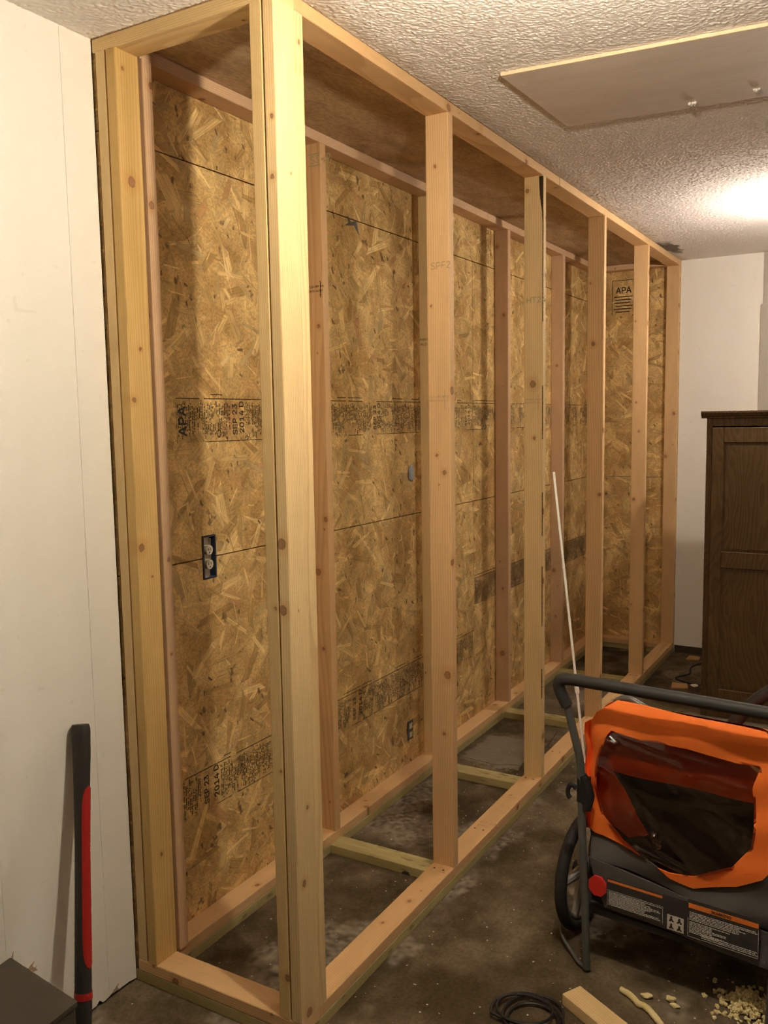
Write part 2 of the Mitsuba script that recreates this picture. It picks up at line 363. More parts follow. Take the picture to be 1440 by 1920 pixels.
# ================================================================== THE SETTING
XR, YN = 3.3, -3.3
add('floor', bx(-0.80, XR, YN, L + .1, -0.10, 0.0), 'mat_floor', kind='structure', label='stained dark concrete garage floor with pale dusty patches', category='floor')
ceil = sbox(0.0, YN, XR, L).union(sbox(-0.80, YN, 0.0, -0.002))
def popcorn(x0, x1, y0, y1, step):
    xs, ys = np.arange(x0, x1 + step * .5, step), np.arange(y0, y1 + step * .5, step); gx, gy = np.meshgrid(xs, ys)
    P = np.stack([gx, gy, gx * 0], -1); h = meshkit.noise(P * 185, 1) * .70 + meshkit.noise(P * 100, 2) * .30 + meshkit.noise(P * 300, 3) * .12
    z = H + .0025 - .0048 * np.clip(h - .40, 0, 1)
    V = np.stack([gx, gy, z], -1).reshape(-1, 3); n = len(xs); i, j = np.meshgrid(np.arange(len(ys) - 1), np.arange(n - 1), indexing='ij')
    q = np.stack([i * n + j, (i + 1) * n + j, (i + 1) * n + j + 1, i * n + j + 1], -1).reshape(-1, 4)
    return trimesh.Trimesh(V, np.vstack([q[:, [0, 1, 2]], q[:, [0, 2, 3]]]), process=False)
m = extrude(ceil, 0.05); m.apply_translation((0, 0, H + 0.004))
m = cat(m, popcorn(0.0, 1.65, -.1, 2.2, .0028), popcorn(0.0, 1.3, 2.2, L, .0042), popcorn(-.66, 0.0, -.8, -.002, .0034))
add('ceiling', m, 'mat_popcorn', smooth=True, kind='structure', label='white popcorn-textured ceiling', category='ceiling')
for y0, y1 in ((0.0, 2.269), (2.272, L)):
    m = bx(-D - .03, -0.002, y0, y1, H + 0.001, H + 0.013)
    v = m.vertices; add('ceiling_board', m, 'mat_dull_board', 'ceiling', uv=np.stack([v[:, 1] * .9 + 20, v[:, 0] + 20], 1))

# the board wall behind the frame
add('wall_back', bx(-0.80, -0.70, 0.0, L + .1, 0.0, H + .06), 'mat_dark_trim', kind='structure', label='garage wall sheathed with strand board behind the new frame', category='wall')
hole1 = sbox(0.373, 1.228, 0.441, 1.378); hole2 = sbox(1.79, 0.20, 1.84, 0.30)
panels = [(0.006, 2.578, 0.0, 1.299), (2.582, L, 0.0, 1.299), (0.006, 2.578, 1.303, 2.597), (2.582, L, 1.303, 2.597), (0.006, 2.83, 2.601, H + .02), (2.834, L, 2.601, H + .02)]
for y0, y1, z0, z1 in panels:
    m = extrude(sbox(y0, z0, y1, z1).difference(hole1), 0.011)
    R = np.eye(4); R[:3, 0] = (0, 1, 0); R[:3, 1] = (0, 0, 1); R[:3, 2] = (1, 0, 0); R[:3, 3] = (OS - 0.011, 0, 0)
    m.apply_transform(R); v = m.vertices
    add('strand_board', m, 'mat_osb', 'wall_back', uv=np.stack([v[:, 1], v[:, 2]], 1))
for k in range(5):
    y = 0.275 + 0.96 * k
    if k < 4:
        ms = [wall_text('SEP 23', 0.0235, y + 0.303, 1.714), wall_text('2014 D', 0.0235, y + 0.340, 1.718)]
        if k == 0: ms += [wall_text('APA', 0.036, y + 0.045, 1.715)]
        th = np.linspace(0, 2 * np.pi, 24, endpoint=False)
        ms.append(tube(np.stack([th * 0 + OS, y + .205 + .011 * np.cos(th), 1.722 + .013 * np.sin(th)], 1), 0.0012, 4, closed=True))
        add('date_stamp', cat(*ms), 'mat_ink', 'wall_back')
    if k < 2:
        y = 0.235 + 0.96 * k
        add('date_stamp', cat(wall_text('SEP 23', 0.022, y + 0.125, 0.445), wall_text('2014 D', 0.024, y + 0.178, 0.45)), 'mat_ink', 'wall_back')

# left wall: white panels up to the near end of the frame
add('wall_left', bx(-0.80, -0.66, YN, -0.001, 0.0, H + .05), 'mat_dark_trim', kind='structure', label='white painted panel wall left of the new frame', category='wall')
edges = [-3.3, -2.90, -1.68, -0.452, -0.112, -0.0005]
for e0, e1 in zip(edges[:-1], edges[1:]):
    yy = np.linspace(e0 + .0004, e1 - .0004, max(3, int((e1 - e0) / 0.012)))
    low = 0.006 + 0.008 * meshkit.noise(np.stack([yy * 30, yy * 0, yy * 0], 1), 3) + 0.012 * (meshkit.noise(np.stack([yy * 40, yy * 0, yy * 0], 1), 5) > 0.86)
    poly = Polygon([(y, z) for y, z in zip(yy, low)] + [(e1 - .0004, H + .003), (e0 + .0004, H + .003)])
    m = extrude(poly, 0.014); R = np.eye(4); R[:3, 0] = (0, 1, 0); R[:3, 1] = (0, 0, 1); R[:3, 2] = (1, 0, 0); R[:3, 3] = (-0.659, 0, 0)
    m.apply_transform(R); add('wall_panel', m, 'mat_paint', 'wall_left')

add('wall_far', bx(-0.80, XR, L, L + .1, 0.0, H + .05), 'mat_paint', kind='structure', label='white far wall beyond the cabinet', category='wall')
for x0, x1, z0, z1 in ((-D - .05, 0.0, 0.0, 1.299), (-D - .05, 0.0, 1.303, 2.597), (-D - .05, 0.0, 2.601, H + .02)):
    m = bx(x0, x1, L - .011, L - 0.0005, z0, z1); v = m.vertices
    add('strand_board', m, 'mat_osb', 'wall_far', uv=np.stack([v[:, 0] + 12.3, v[:, 2] + 5], 1))
R = lambda t, h, x, z: (lambda q: q)(stud_text(t, h, x, L - .011, z, True))
st = [R('APA', 0.042, -0.465, 2.655)]
for k in range(6): st.append(bx(-.475 + .012 * (k % 2), -.34 - .01 * (k % 3), L - .0116, L - .011, 2.625 - .022 * k, 2.632 - .022 * k))
fr = [bx(-.49, -.32, L - .0116, L - .011, 2.745, 2.749), bx(-.49, -.486, L - .0116, L - .011, 2.50, 2.749), bx(-.324, -.32, L - .0116, L - .011, 2.50, 2.749)]
add('grade_stamp', cat(*st, *fr), 'mat_ink', 'wall_far')
add('baseboard_far', bx(0.004, XR, L - .008, L, 0.0, 0.052), 'mat_dark_trim', kind='structure', label='dark bare strip along the foot of the far wall', category='baseboard')
add('trim_1', cat(bx(0.553, 0.68, L - .02, L, 0.0, H), bx(0.538, 0.553, L - .02, L, 0.0, 2.50)), 'mat_gray_trim', kind='structure', label='grey trim board on the far wall above the cabinet', category='trim')
add('wall_right', bx(XR, XR + .1, YN, L + .1, 0, H + .05), 'mat_bare_board', kind='structure', label='bare board wall on the right outside the picture', category='wall')
add('wall_near', bx(-0.80, XR, YN - .1, YN, 0, H + .05), 'mat_bare_board', kind='structure', label='bare board wall behind the viewer', category='wall')

# ================================================================== THE NEW FRAME
base = thing('treated_base_frame', 'greenish pressure-treated lumber base laid on the concrete under the stud walls', 'base frame')
treated(base, 'runner', (-Tw, 0, Tw, L - .001, 0, Z1), 1)
treated(base, 'runner', (PO - Tw + .001, PO, Tw, L - .001, 0, Z1), 1)
treated(base, 'end_runner', (-D + .001, 0.0, 0.0, Tw, 0, Z1), 0)
treated(base, 'end_runner', (PO, -Tw, L - Tw, L - .012, 0, Z1), 0)
for k, y in enumerate((0.975, 1.893, 2.815, 3.752)):
    cp = treated(base, 'crosspiece', (PO, -Tw, y, y + Tw, 0.0, Z1), 0)
    if k == 0:
        g = extrude(Polygon([(-.222, .0005), (-.218, .011), (-.206, .015), (-.192, .012), (-.185, .0005)]), .0006); Rm = np.eye(4); Rm[:3, 1] = (0, 0, 1); Rm[:3, 2] = (0, -1, 0); Rm[:3, 3] = (0, y, 0)
        add('notch', mat4(g, Rm), 'mat_bark', cp)

front = thing('front_stud_wall', 'long stud wall of new two-by-fours facing the room, with four open bays', 'stud wall')
board(front, 'bottom_plate', (-Tw, 0, Tw + .0005, 2.62, Z1, Z2), 1, 'fir'); board(front, 'bottom_plate', (-Tw, 0, 2.621, L - .012, Z1, Z2), 1, 'fir')
board(front, 'top_plate', (-Tw, 0.0, Tw + .0005, 2.137, ZT, H), 1, 'fir'); board(front, 'top_plate', (-Tw, 0.002, 2.139, L - .012, ZT, H), 1, 'fir')
board(front, 'stud', (-Tw, 0, Tw + .0005, Tw + Tt, Z2, ZT), 2, 'yellow')
tones = ['fir', 'yellow', 'fir', 'fir']
fs = [board(front, 'stud', (-Tw, 0, y, y + Tt, Z2, ZT), 2, t) for y, t in zip(Y, tones)]
board(front, 'stud', (-Tw, 0, L - .05, L - .012, Z2, ZT), 2, 'fir')
bark = [bx(-0.0034, 0.0003, Y[1] - .0005, Y[1] + 0.004, a, b, .0014) for a, b in ((2.18, 2.66), (1.66, 1.90), (1.22, 1.42), (0.80, 1.08), (0.46, 0.60))]
g = extrude(Polygon([(-.020, 2.806), (.0002, 2.806), (.0002, 2.60), (-.003, 2.61), (-.006, 2.66), (-.013, 2.70), (-.018, 2.76)]), .0008)
Rm = np.eye(4); Rm[:3, 0] = (1, 0, 0); Rm[:3, 1] = (0, 0, 1); Rm[:3, 2] = (0, -1, 0); Rm[:3, 3] = (0, Y[1] + .0001, 0); bark.append(mat4(g, Rm))
add('bark_edge', cat(*bark), 'mat_bark', fs[1], label='dark strip of bark along the edge')
def stamp(parent, rows, h, x, y, z, m='mat_stamp'):
    ms = [stud_text(t, h, x, y - .0003, z - k * h * 1.9) for k, t in enumerate(rows)]
    return ms
add('mill_stamp', cat(*stamp(front, ['ISIO MEL WARD', 'EN21 HP 24 IV'], .0075, -.083, Y[0], 1.835), bx(-.0235, -.021, Y[0] - .0006, Y[0], 1.79, 1.86), bx(-.0865, -.085, Y[0] - .0006, Y[0], 1.79, 1.84)), 'mat_stamp', fs[0])
add('mill_stamp', cat(*stamp(front, ['SPF2'], .024, -.074, Y[0], 2.285)), 'mat_stamp', fs[0], label='faded green lettering')
add('mill_stamp', cat(*stamp(front, ['HT24'], .026, -.080, Y[1], 2.265)), 'mat_green_ink', fs[1], label='faded green lettering')
add('mill_stamp', cat(*stamp(front, ['ISIO MEL WARD', 'EN21 HP 24 IV'], .0075, -.086, Y[1], 1.835), bx(-.0225, -.020, Y[1] - .0006, Y[1], 1.79, 1.86)), 'mat_stamp', fs[1])
def flat_text(text, h, x, y):
    m = meshkit.text_mesh(text, h, 0.0006); Rm = np.eye(4); Rm[:3, 3] = (x, y, Z2); return mat4(m, Rm)
add('mill_stamp', cat(flat_text('HT 2147', .018, -.070, 1.372), flat_text('SPF STUD', .008, -.072, 1.345), flat_text('24 II', .012, -.062, 1.655)), 'mat_stamp', front)
nails = []
for y in Y + [0.15, 1.35, 2.3]:
    for dx in (-.066, -.028): nails.append(trimesh.creation.cylinder(radius=.0042, height=.0008, sections=8, transform=trimesh.transformations.translation_matrix((dx, y - .035, Z2 + .0003))))
add('nail_head', cat(*nails), 'mat_ink', front, kind='stuff')

back = thing('back_stud_wall', 'long stud wall of new two-by-fours standing against the strand board', 'stud wall')
board(back, 'bottom_plate', (PO - .0825, PO, 0.0985, L - .012, Z1, Z2), 1, 'fir')
board(back, 'top_plate', (PO - .0825, PO, 0.0985, 2.80, ZT, H), 1, 'pink'); board(back, 'top_plate', (PO - .0825, PO, 2.801, L - .012, ZT, H), 1, 'pink')
board(back, 'stud', (-D + .008, -0.546, 0.0975, 0.1355, Z2, ZT), 2, 'pink')
bs = [board(back, 'stud', (PO - .0825, PO, y, y + Tt, Z2, ZT), 2, t) for y, t in zip(B, ['fir', 'yellow', 'pink', 'pink'])]
add('mill_stamp', cat(stud_text('S3-P', .028, -.605, B[0] - .0003, 2.735), bx(-.612, -.555, B[0] - .0006, B[0], 2.725, 2.729), bx(-.612, -.555, B[0] - .0006, B[0], 2.768, 2.772)), 'mat_green_ink', bs[0], label='green lettering in a box')
add('mill_stamp', cat(stud_text('HSIO MELWA', .008, -.625, B[0] - .0003, 2.272), stud_text('EN 21 WARD', .008, -.625, B[0] - .0003, 2.255), bx(-.570, -.567, B[0] - .0006, B[0], 2.235, 2.295)), 'mat_ink', bs[0])
add('mill_stamp', cat(stud_text('HSIO ME', .010, -.634, B[1] - .0003, 2.135), stud_text('EN 21', .010, -.634, B[1] - .0003, 2.112)), 'mat_ink', bs[1])

near = thing('near_end_stud_wall', 'short end wall of doubled two-by-fours between the white wall and the bright corner post', 'stud wall')
board(near, 'bottom_plate', (-0.632, 0.0, 0.0, Tw, Z1, Z2), 0, 'fir')
board(near, 'top_plate', (-D + .004, 0.0, 0.0, Tw, ZT, H), 0, 'yellow')
board(near, 'stud', (-.633, -.595, 0.001, Tw, Z2, ZT), 2, 'yellow')
board(near, 'stud', (-.591, -.553, 0.0, Tw, Z2, ZT), 2, 'amber', 'yellow stud with dark knots')
board(near, 'stud', (-.077, -.0385, 0.0, Tw, Z2, ZT), 2, 'yellow')
board(near, 'stud', (-.0345, 0.0, 0.0, Tw, Z2, ZT), 2, 'yellow', 'brightly lit corner stud')

far = thing('far_end_stud_wall', 'short end plates of two-by-four against the strand board at the far end', 'stud wall')
board(far, 'bottom_plate', (PO + .0005, -Tw - .0005, L - Tw - .012, L - .0122, Z1, Z2), 0, 'fir')
board(far, 'top_plate', (PO + .0005, -Tw - .0005, L - Tw - .012, L - .0122, ZT, H), 0, 'pink')

# ================================================================== OUTLETS AND SCRAPS ON THE BOARD WALL
def outlet(y, z, w, h, label):
    o = thing('electrical_outlet', label, 'outlet')
    x = OS
    m = extrude(sbox(y - w / 2, z - h / 2, y + w / 2, z + h / 2).difference(sbox(y - w / 2 + .005, z - h / 2 + .005, y + w / 2 - .005, z + h / 2 - .005)), 0.045)
    Rm = np.eye(4); Rm[:3, 0] = (0, 1, 0); Rm[:3, 1] = (0, 0, 1); Rm[:3, 2] = (1, 0, 0); Rm[:3, 3] = (x - .042, 0, 0)
    add('box', cat(mat4(m, Rm), bx(x - .046, x - .042, y - w / 2, y + w / 2, z - h / 2, z + h / 2)), 'mat_blue', o, label='dark blue plastic box')
    add('strap', cat(bx(x - .012, x - .010, y - .013, y + .013, z - h / 2 + .004, z + h / 2 - .004), bx(x - .012, x - .0065, y + .012, y + .017, z - .01, z + h / 2 - .012)), 'mat_metal', o)
    for s in (-1, 1):
        c = trimesh.creation.cylinder(radius=.017, height=.016, sections=20); c.apply_transform(trimesh.transformations.rotation_matrix(np.pi / 2, (0, 1, 0))); c.apply_translation((x - .002, y - .004, z + s * .0245))
        f = add('receptacle', c, 'mat_ivory', o, smooth=40)
        add('slot', cat(*[bx(x + .0055, x + .0064, y - .004 + q - .0013, y - .004 + q + .0013, z + s * .0245 - .002, z + s * .0245 + .007) for q in (-.006, .006)], bx(x + .0055, x + .0064, y - .0065, y - .0015, z + s * .0245 - .011, z + s * .0245 - .006)), 'mat_black', f)
    return o
outlet(0.407, 1.303, 0.066, 0.148, 'duplex outlet in a dark blue box set into the strand board')
o = thing('electrical_outlet', 'small pale outlet low on the strand board behind the second bay', 'outlet')
add('cover_plate', bx(OS + .0003, OS + .004, 1.785, 1.84, 0.19, 0.285, .0015), 'mat_panel_gray', o)
for z in (.215, .258): add('receptacle', bx(OS + .004, OS + .0065, 1.797, 1.828, z - .014, z + .014, .001), 'mat_ivory', o)
m = trimesh.creation.icosphere(subdivisions=2, radius=1.0); m.vertices *= np.array([.004, .030, .036]) * (0.7 + 0.6 * meshkit.noise(m.vertices * 2.3, 4))[:, None]
m.apply_translation((OS + .004, 1.855, 1.50)); add('plastic_scrap', m, 'mat_pale_blue', smooth=True, label='pale blue scrap of plastic stuck to the strand board beside a rear stud', category='plastic scrap')
m = extrude(Polygon([(0, 0), (.075, .012), (.11, -.02), (.085, -.01), (.09, .035), (.05, .02), (.02, .04), (.03, .015)]), .002)
Rm = np.eye(4); Rm[:3, 0] = (0, 1, 0); Rm[:3, 1] = (0, 0, 1); Rm[:3, 2] = (1, 0, 0); Rm[:3, 3] = (OS + .0003, 1.31, 2.565); m.apply_transform(Rm)
add('tape_scrap', m, 'mat_panel_gray', label='dark grey torn tape scrap on the upper joint of the strand board', category='tape')

# ================================================================== CEILING HATCH
hatch = thing('ceiling_hatch', 'brown hardboard hatch panel fixed to the popcorn ceiling', 'hatch')
hp = np.array([(.248, .860), (1.62, .985), (1.52, 1.575), (.268, 1.452)])
m = extrude(Polygon(hp), .013); m.apply_translation((0, 0, H - .0102)); add('panel', m, 'mat_hardboard', hatch)
e0, e1 = hp[0], hp[1]; d = (e1 - e0) / np.linalg.norm(e1 - e0); nn = np.array([d[1], -d[0]])
strip = Polygon([e0 + nn * .0005, e1 + nn * .0005, e1 + nn * .006, e0 + nn * .006]); m = extrude(strip, .0095); m.apply_translation((0, 0, H - .0110))
v = m.vertices; add('edge_strip', m, 'mat_pale_wood', hatch, label='pale wood edge strip')
for k, (x, y, r) in enumerate(((.722, 1.440, .012), (.93, 1.420, .010))):
    bl = []
    for q in range(6):
        s = trimesh.creation.icosphere(subdivisions=1, radius=r * random.uniform(.4, .7)); s.apply_translation((x + random.uniform(-1, 1) * r, y + random.uniform(-1, 1) * r, H - .0102 - r * .5)); bl.append(s)
    add('texture_crumb', cat(*bl), 'mat_paint', smooth=True, label=['pale crumb of ceiling texture near the middle of the hatch edge', 'pale crumb of ceiling texture near the right side of the hatch edge'][k], category='crumb')

# ================================================================== LAMPS (bare bulbs on porcelain bases, above the frame of the picture)
for k, (pos, pw) in enumerate(((LAMP_1, POWER_1), (LAMP_2, POWER_2))):
    lp = thing('ceiling_lamp', ['bare bulb on the ceiling above the near corner post', 'bare bulb on the ceiling near the far wall'][k], 'lamp')
    x, y, z = pos
    prof = np.array([(0, z + .045), (.016, z + .045), (.018, z + .06), (.03, H - .055), (.05, H - .03), (.055, H - .002), (0, H - .002)]); prof[:, 1] = np.minimum(prof[:, 1], H)
    m = trimesh.creation.revolve(prof, sections=24); m.apply_translation((x, y, 0)); add('base', m, 'mat_pole', lp, smooth=30)
    s = trimesh.creation.icosphere(subdivisions=3, radius=.034); s.apply_translation(pos)
    add('bulb', s, 'mat_pole', lp, smooth=True, emitter={'type': 'area', 'radiance': {'type': 'rgb', 'value': (LAMP_COLORS[k] * pw).tolist()}})

# ================================================================== CABINET
cab = thing('oak_cabinet', 'tall dark oak cabinet with panelled doors standing near the far wall', 'cabinet')
cx0, cx1, cy0, cy1, cz = 0.440, 1.36, 3.40, 3.92, 1.775
add('carcass', cat(bx(cx0, cx0 + .022, cy0 + .02, cy1, 0, cz - .045), bx(cx1 - .022, cx1, cy0 + .02, cy1, 0, cz - .045), bx(cx0, cx1, cy1 - .012, cy1, 0.05, cz - .045), bx(cx0, cx1, cy0 + .02, cy1, cz - .06, cz - .0405), bx(cx0 + .02, cx1 - .02, cy0 + .03, cy1, .06, .08)), 'mat_oak', cab)
add('face_frame', cat(bx(cx0, cx0 + .030, cy0, cy0 + .022, 0, cz - .040, .002), bx(cx1 - .030, cx1, cy0, cy0 + .022, 0, cz - .040, .002), bx(cx0 + .03, cx1 - .03, cy0, cy0 + .022, cz - .085, cz - .040, .002), bx(cx0 + .03, cx1 - .03, cy0, cy0 + .022, 0.0, 0.09, .002)), 'mat_oak', cab)
prof = Polygon([(0, 0), (-.010, 0), (-.012, .010), (-.022, .014), (-.024, .020), (-.030, .030), (-.030, .040), (0, .040)])
m = trimesh.creation.extrude_polygon(prof, cx1 - cx0 + .056, engine='earcut')
Rm = np.eye(4); Rm[:3, 0] = (0, 1, 0); Rm[:3, 1] = (0, 0, 1); Rm[:3, 2] = (1, 0, 0); Rm[:3, 3] = (cx0 - .028, cy0, cz - .040); m.apply_transform(Rm)
add('crown', cat(m, bx(cx0 - .012, cx1 + .012, cy0, cy1, cz - .040, cz - .020), bx(cx0 - .028, cx1 + .028, cy0, cy1, cz - .020, cz)), 'mat_oak', cab)
mid = (cx0 + cx1) / 2
for k, (a, b) in enumerate(((cx0 + .033, mid - .002), (mid + .002, cx1 - .033))):
    dz0, dz1, sw = .095, cz - .092, .062
    dr_ = add('door', cat(bx(a, a + sw, cy0 - .018, cy0 - .0005, dz0, dz1, .003), bx(b - sw, b, cy0 - .018, cy0 - .0005, dz0, dz1, .003), bx(a + sw, b - sw, cy0 - .018, cy0 - .0005, dz1 - .085, dz1, .003), bx(a + sw, b - sw, cy0 - .018, cy0 - .0005, 0.935 - .05, 0.935 + .045, .003), bx(a + sw, b - sw, cy0 - .018, cy0 - .0005, dz0, dz0 + .08, .003)), 'mat_oak', cab)
    for z0, z1 in ((dz0 + .08, .885), (.98, dz1 - .085)):
        g = sbox(a + sw - .001, z0 - .001, b - sw + .001, z1 + .001); inner = g.buffer(-.03, join_style=1)
        m1 = bx(a + sw, b - sw, cy0 - .008, cy0 - .001, z0, z1)
        m2 = extrude(g.buffer(-.028).buffer(.012), .006); Rm = np.eye(4); Rm[:3, 0] = (1, 0, 0); Rm[:3, 1] = (0, 0, 1); Rm[:3, 2] = (0, -1, 0); Rm[:3, 3] = (0, cy0 - .008, 0); m2.apply_transform(Rm)
        add('panel', cat(m1, m2), 'mat_oak', dr_)
    s = trimesh.creation.icosphere(subdivisions=2, radius=.014); s.apply_translation(((b - .03) if k == 0 else (a + .03), cy0 - .030, .86))
    c = trimesh.creation.cylinder(radius=.005, height=.014, sections=10, transform=trimesh.transformations.rotation_matrix(np.pi / 2, (1, 0, 0))); c.apply_translation(((b - .03) if k == 0 else (a + .03), cy0 - .0225, .86))
    add('knob', cat(s, c), 'mat_metal', dr_, smooth=True)

# ================================================================== BIKE TRAILER
A6 = math.radians(6.0); TO = np.array([.59, .727, 0.0]); TU = np.array([math.cos(A6), -math.sin(A6), 0]); TW = np.array([math.sin(A6), math.cos(A6), 0])
def tp(u, w, z): return TO + np.asarray(u)[..., None] * TU + np.asarray(w)[..., None] * TW + np.asarray(z)[..., None] * np.array([0, 0, 1.0])
def tpl(pts): p = np.asarray(pts, float); return tp(p[:, 0], p[:, 1], p[:, 2])
UC = 0.272                                        # middle of the trailer
tr = thing('bike_trailer', 'orange and charcoal child bike trailer with a black push bar parked at the right', 'bike trailer')
def sheet(poly, wfun, thick=.004, size=.02):
    """A fabric sheet over the outline poly in the trailer's (u, z), pushed to the depth wfun(u, z) and given a thickness."""
    parts = []
    for g in getattr(poly, 'geoms', [poly]):
        g = g.segmentize(size); minx, miny, maxx, maxy = g.bounds
        from shapely.geometry import Point
        from shapely.ops import triangulate
        from shapely import prepare, contains_xy
        gx, gy = np.meshgrid(np.arange(minx, maxx, size), np.arange(miny, maxy, size)); inner = g.buffer(-size * .45)
        pp = np.stack([gx.ravel() + (np.arange(gx.size) // gx.shape[1] % 2) * size * .5, gy.ravel()], 1)
        pp = pp[contains_xy(inner, pp[:, 0], pp[:, 1])] if not inner.is_empty else pp[:0]
        ring = [np.array(g.exterior.coords)[:-1]] + [np.array(h.coords)[:-1] for h in g.interiors]
        allp = np.vstack(ring + [pp])
        from scipy.spatial import Delaunay
        tri = Delaunay(allp).simplices; cen = allp[tri].mean(1); prepare(g)
        tri = tri[contains_xy(g, cen[:, 0], cen[:, 1])]
        e1_, e2_ = allp[tri[:, 1]] - allp[tri[:, 0]], allp[tri[:, 2]] - allp[tri[:, 0]]
        area = e1_[:, 0] * e2_[:, 1] - e1_[:, 1] * e2_[:, 0]
        tri = tri[np.abs(area) > 1e-9]; area = area[np.abs(area) > 1e-9]; tri[area < 0] = tri[area < 0][:, ::-1]
        w = wfun(allp[:, 0], allp[:, 1]); n = len(allp)
        V = np.vstack([tp(allp[:, 0], w, allp[:, 1]), tp(allp[:, 0], w + thick, allp[:, 1])])
        F = [tri, tri[:, ::-1] + n]; at = 0
        for r_ in ring:
            q = np.arange(len(r_)) + at; q2 = np.roll(q, -1); at += len(r_)
            F += [np.stack([q, q + n, q2], 1), np.stack([q2, q + n, q2 + n], 1)]
        parts.append(trimesh.Trimesh(V, np.vstack(F), process=False))
    return cat(*parts)

def sweep_w(u): return .055 * np.clip((0.015 - u) / .05, 0, 1) ** 1.6 + .055 * np.clip((u - (2 * UC - .015)) / .05, 0, 1) ** 1.6
def fold(u, z, k=1.0): return k * (.006 * np.sin(u * 21 + z * 13) + .005 * np.sin(z * 47 - u * 9) + .010 * (meshkit.noise(np.stack([u * 11, z * 11, z * 0], -1), 8) - .5))
win = Polygon([(0.063, 0.800), (0.051, 0.784), (0.021, 0.706), (0.011, 0.600), (0.036, 0.520), (0.101, 0.451), (0.185, 0.404), (0.250, 0.398), (0.321, 0.407), (0.425, 0.464), (0.474, 0.534), (0.483, 0.590), (0.476, 0.715), (0.494, 0.778), (0.432, 0.774), (0.298, 0.790), (0.155, 0.786)]).buffer(-.004).buffer(.004)
orange = Polygon([(0.060, 0.880), (0.250, 0.876), (0.500, 0.872), (0.550, 0.842), (0.570, 0.795), (0.560, 0.640), (0.555, 0.573), (0.552, 0.515), (0.510, 0.455), (0.440, 0.408), (0.318, 0.366), (0.250, 0.378), (0.206, 0.407), (0.157, 0.420), (0.037, 0.450), (0.010, 0.453), (-0.017, 0.454), (-0.024, 0.483), (-0.012, 0.573), (-0.027, 0.640), (-0.034, 0.752), (-0.020, 0.798), (0.012, 0.847)]).buffer(.006).buffer(-.006)
wr = lambda u, z: .030 + sweep_w(u) + fold(u, z, .8) + .045 * np.clip((z - .835) / .045, 0, 1) ** 2
add('rear_cover', sheet(orange.difference(win), wr, .004, .018), 'mat_orange', tr, smooth=40, label='orange fabric back with a scooped window opening')
# roof: from the top of the back over to the front
us = np.linspace(-.012, 2 * UC + .012, 34); ts = np.linspace(0, 1, 16)
uu, tt = np.meshgrid(us, ts)
ed = np.clip((np.abs(uu - UC) - (UC - .06)) / .075, 0, 1)
ww = .075 + .42 * tt; zz = .877 - .20 * tt ** 1.1 - .085 * ed ** 2 + fold(uu, ww, .25) * tt
V = tp(uu.ravel(), ww.ravel(), zz.ravel()); nu, nt = len(us), len(ts); i, j = np.meshgrid(np.arange(nt - 1), np.arange(nu - 1), indexing='ij')
q = np.stack([i * nu + j, i * nu + j + 1, (i + 1) * nu + j + 1, (i + 1) * nu + j], -1).reshape(-1, 4); F = np.vstack([q[:, [0, 1, 2]], q[:, [0, 2, 3]]])
def thicken(V, F, off):
    m = trimesh.Trimesh(V, F, process=False); m2 = trimesh.Trimesh(V + off, F[:, ::-1], process=False); return cat(m, m2)
add('roof', thicken(V, F, np.array([0, 0, -.004])), 'mat_orange', tr, smooth=True)
# sides
def side(u0, z0, z1, zf, name, m):
    ws = np.linspace(.045, .50, 14); zs = np.linspace(0, 1, 14); wg, zg = np.meshgrid(ws, zs); top = z1 + (zf - z1) * np.clip((wg - .10) / .4, 0, 1) ** 1.4
    z = z0 + (top - z0) * zg; u = u0 + fold(wg * 1.5, z, .7) * 1.0
    V = tp(u.ravel(), wg.ravel(), z.ravel()); n = 14; i, j = np.meshgrid(np.arange(n - 1), np.arange(n - 1), indexing='ij')
    q = np.stack([i * n + j, i * n + j + 1, (i + 1) * n + j + 1, (i + 1) * n + j], -1).reshape(-1, 4); F = np.vstack([q[:, [0, 1, 2]], q[:, [0, 2, 3]]])
    add(name, thicken(V, F, TU * .004), m, tr, smooth=True)
side(-.026, .455, .80, .66, 'side_cover', 'mat_orange'); side(2 * UC + .030, .455, .80, .66, 'side_cover', 'mat_orange')
side(-.016, .20, .455, .455, 'lower_side', 'mat_gray_cloth'); side(2 * UC + .022, .20, .455, .455, 'lower_side', 'mat_gray_cloth')
# window film, the rolled flap and the dark inside behind it
def ridge(u, z):
    out = 0
    for (a, b), (c, d), h in (((.130, .540), (.205, .497), .0075), ((.205, .497), (.206, .470), .005), ((.120, .515), (.16, .498), .006), ((.150, .436), (.30, .405), .007), ((.050, .770), (.075, .752), .007), ((.05, .765), (.46, .700), .003), ((.08, .79), (.47, .735), .0025)):
        t = np.clip(((u - a) * (c - a) + (z - b) * (d - b)) / ((c - a) ** 2 + (d - b) ** 2), 0, 1)
        q = np.hypot(u - a - t * (c - a), z - b - t * (d - b)); out = out + 1.5 * h * np.exp(-(q / .009) ** 2)
    return out
add('window_film', sheet(win.buffer(.006), lambda u, z: .030 + .007 * np.sin(z * 55 + 6 * u + 9 * u * u) * np.clip((z - .5) * 3, 0.1, 1) + .006 * np.sin((u * .8 + z) * 24) + .006 * (meshkit.fbm(np.stack([u * 9, z * 9, z * 0 + 2], -1), 2, 6) - .5) - ridge(u, z), .0012, .0065), 'mat_film', tr, smooth=40, label='dark tinted clear film window')
inner = Polygon([(-.01, .82), (.51, .82), (.51, .648), (.30, .650), (.05, .652), (.118, .552), (.165, .47), (.10, .44), (-.01, .50)])
add('inner_flap', sheet(inner, lambda u, z: .075 + fold(u, z, 1.0), .003, .025), 'mat_orange', tr, smooth=40)
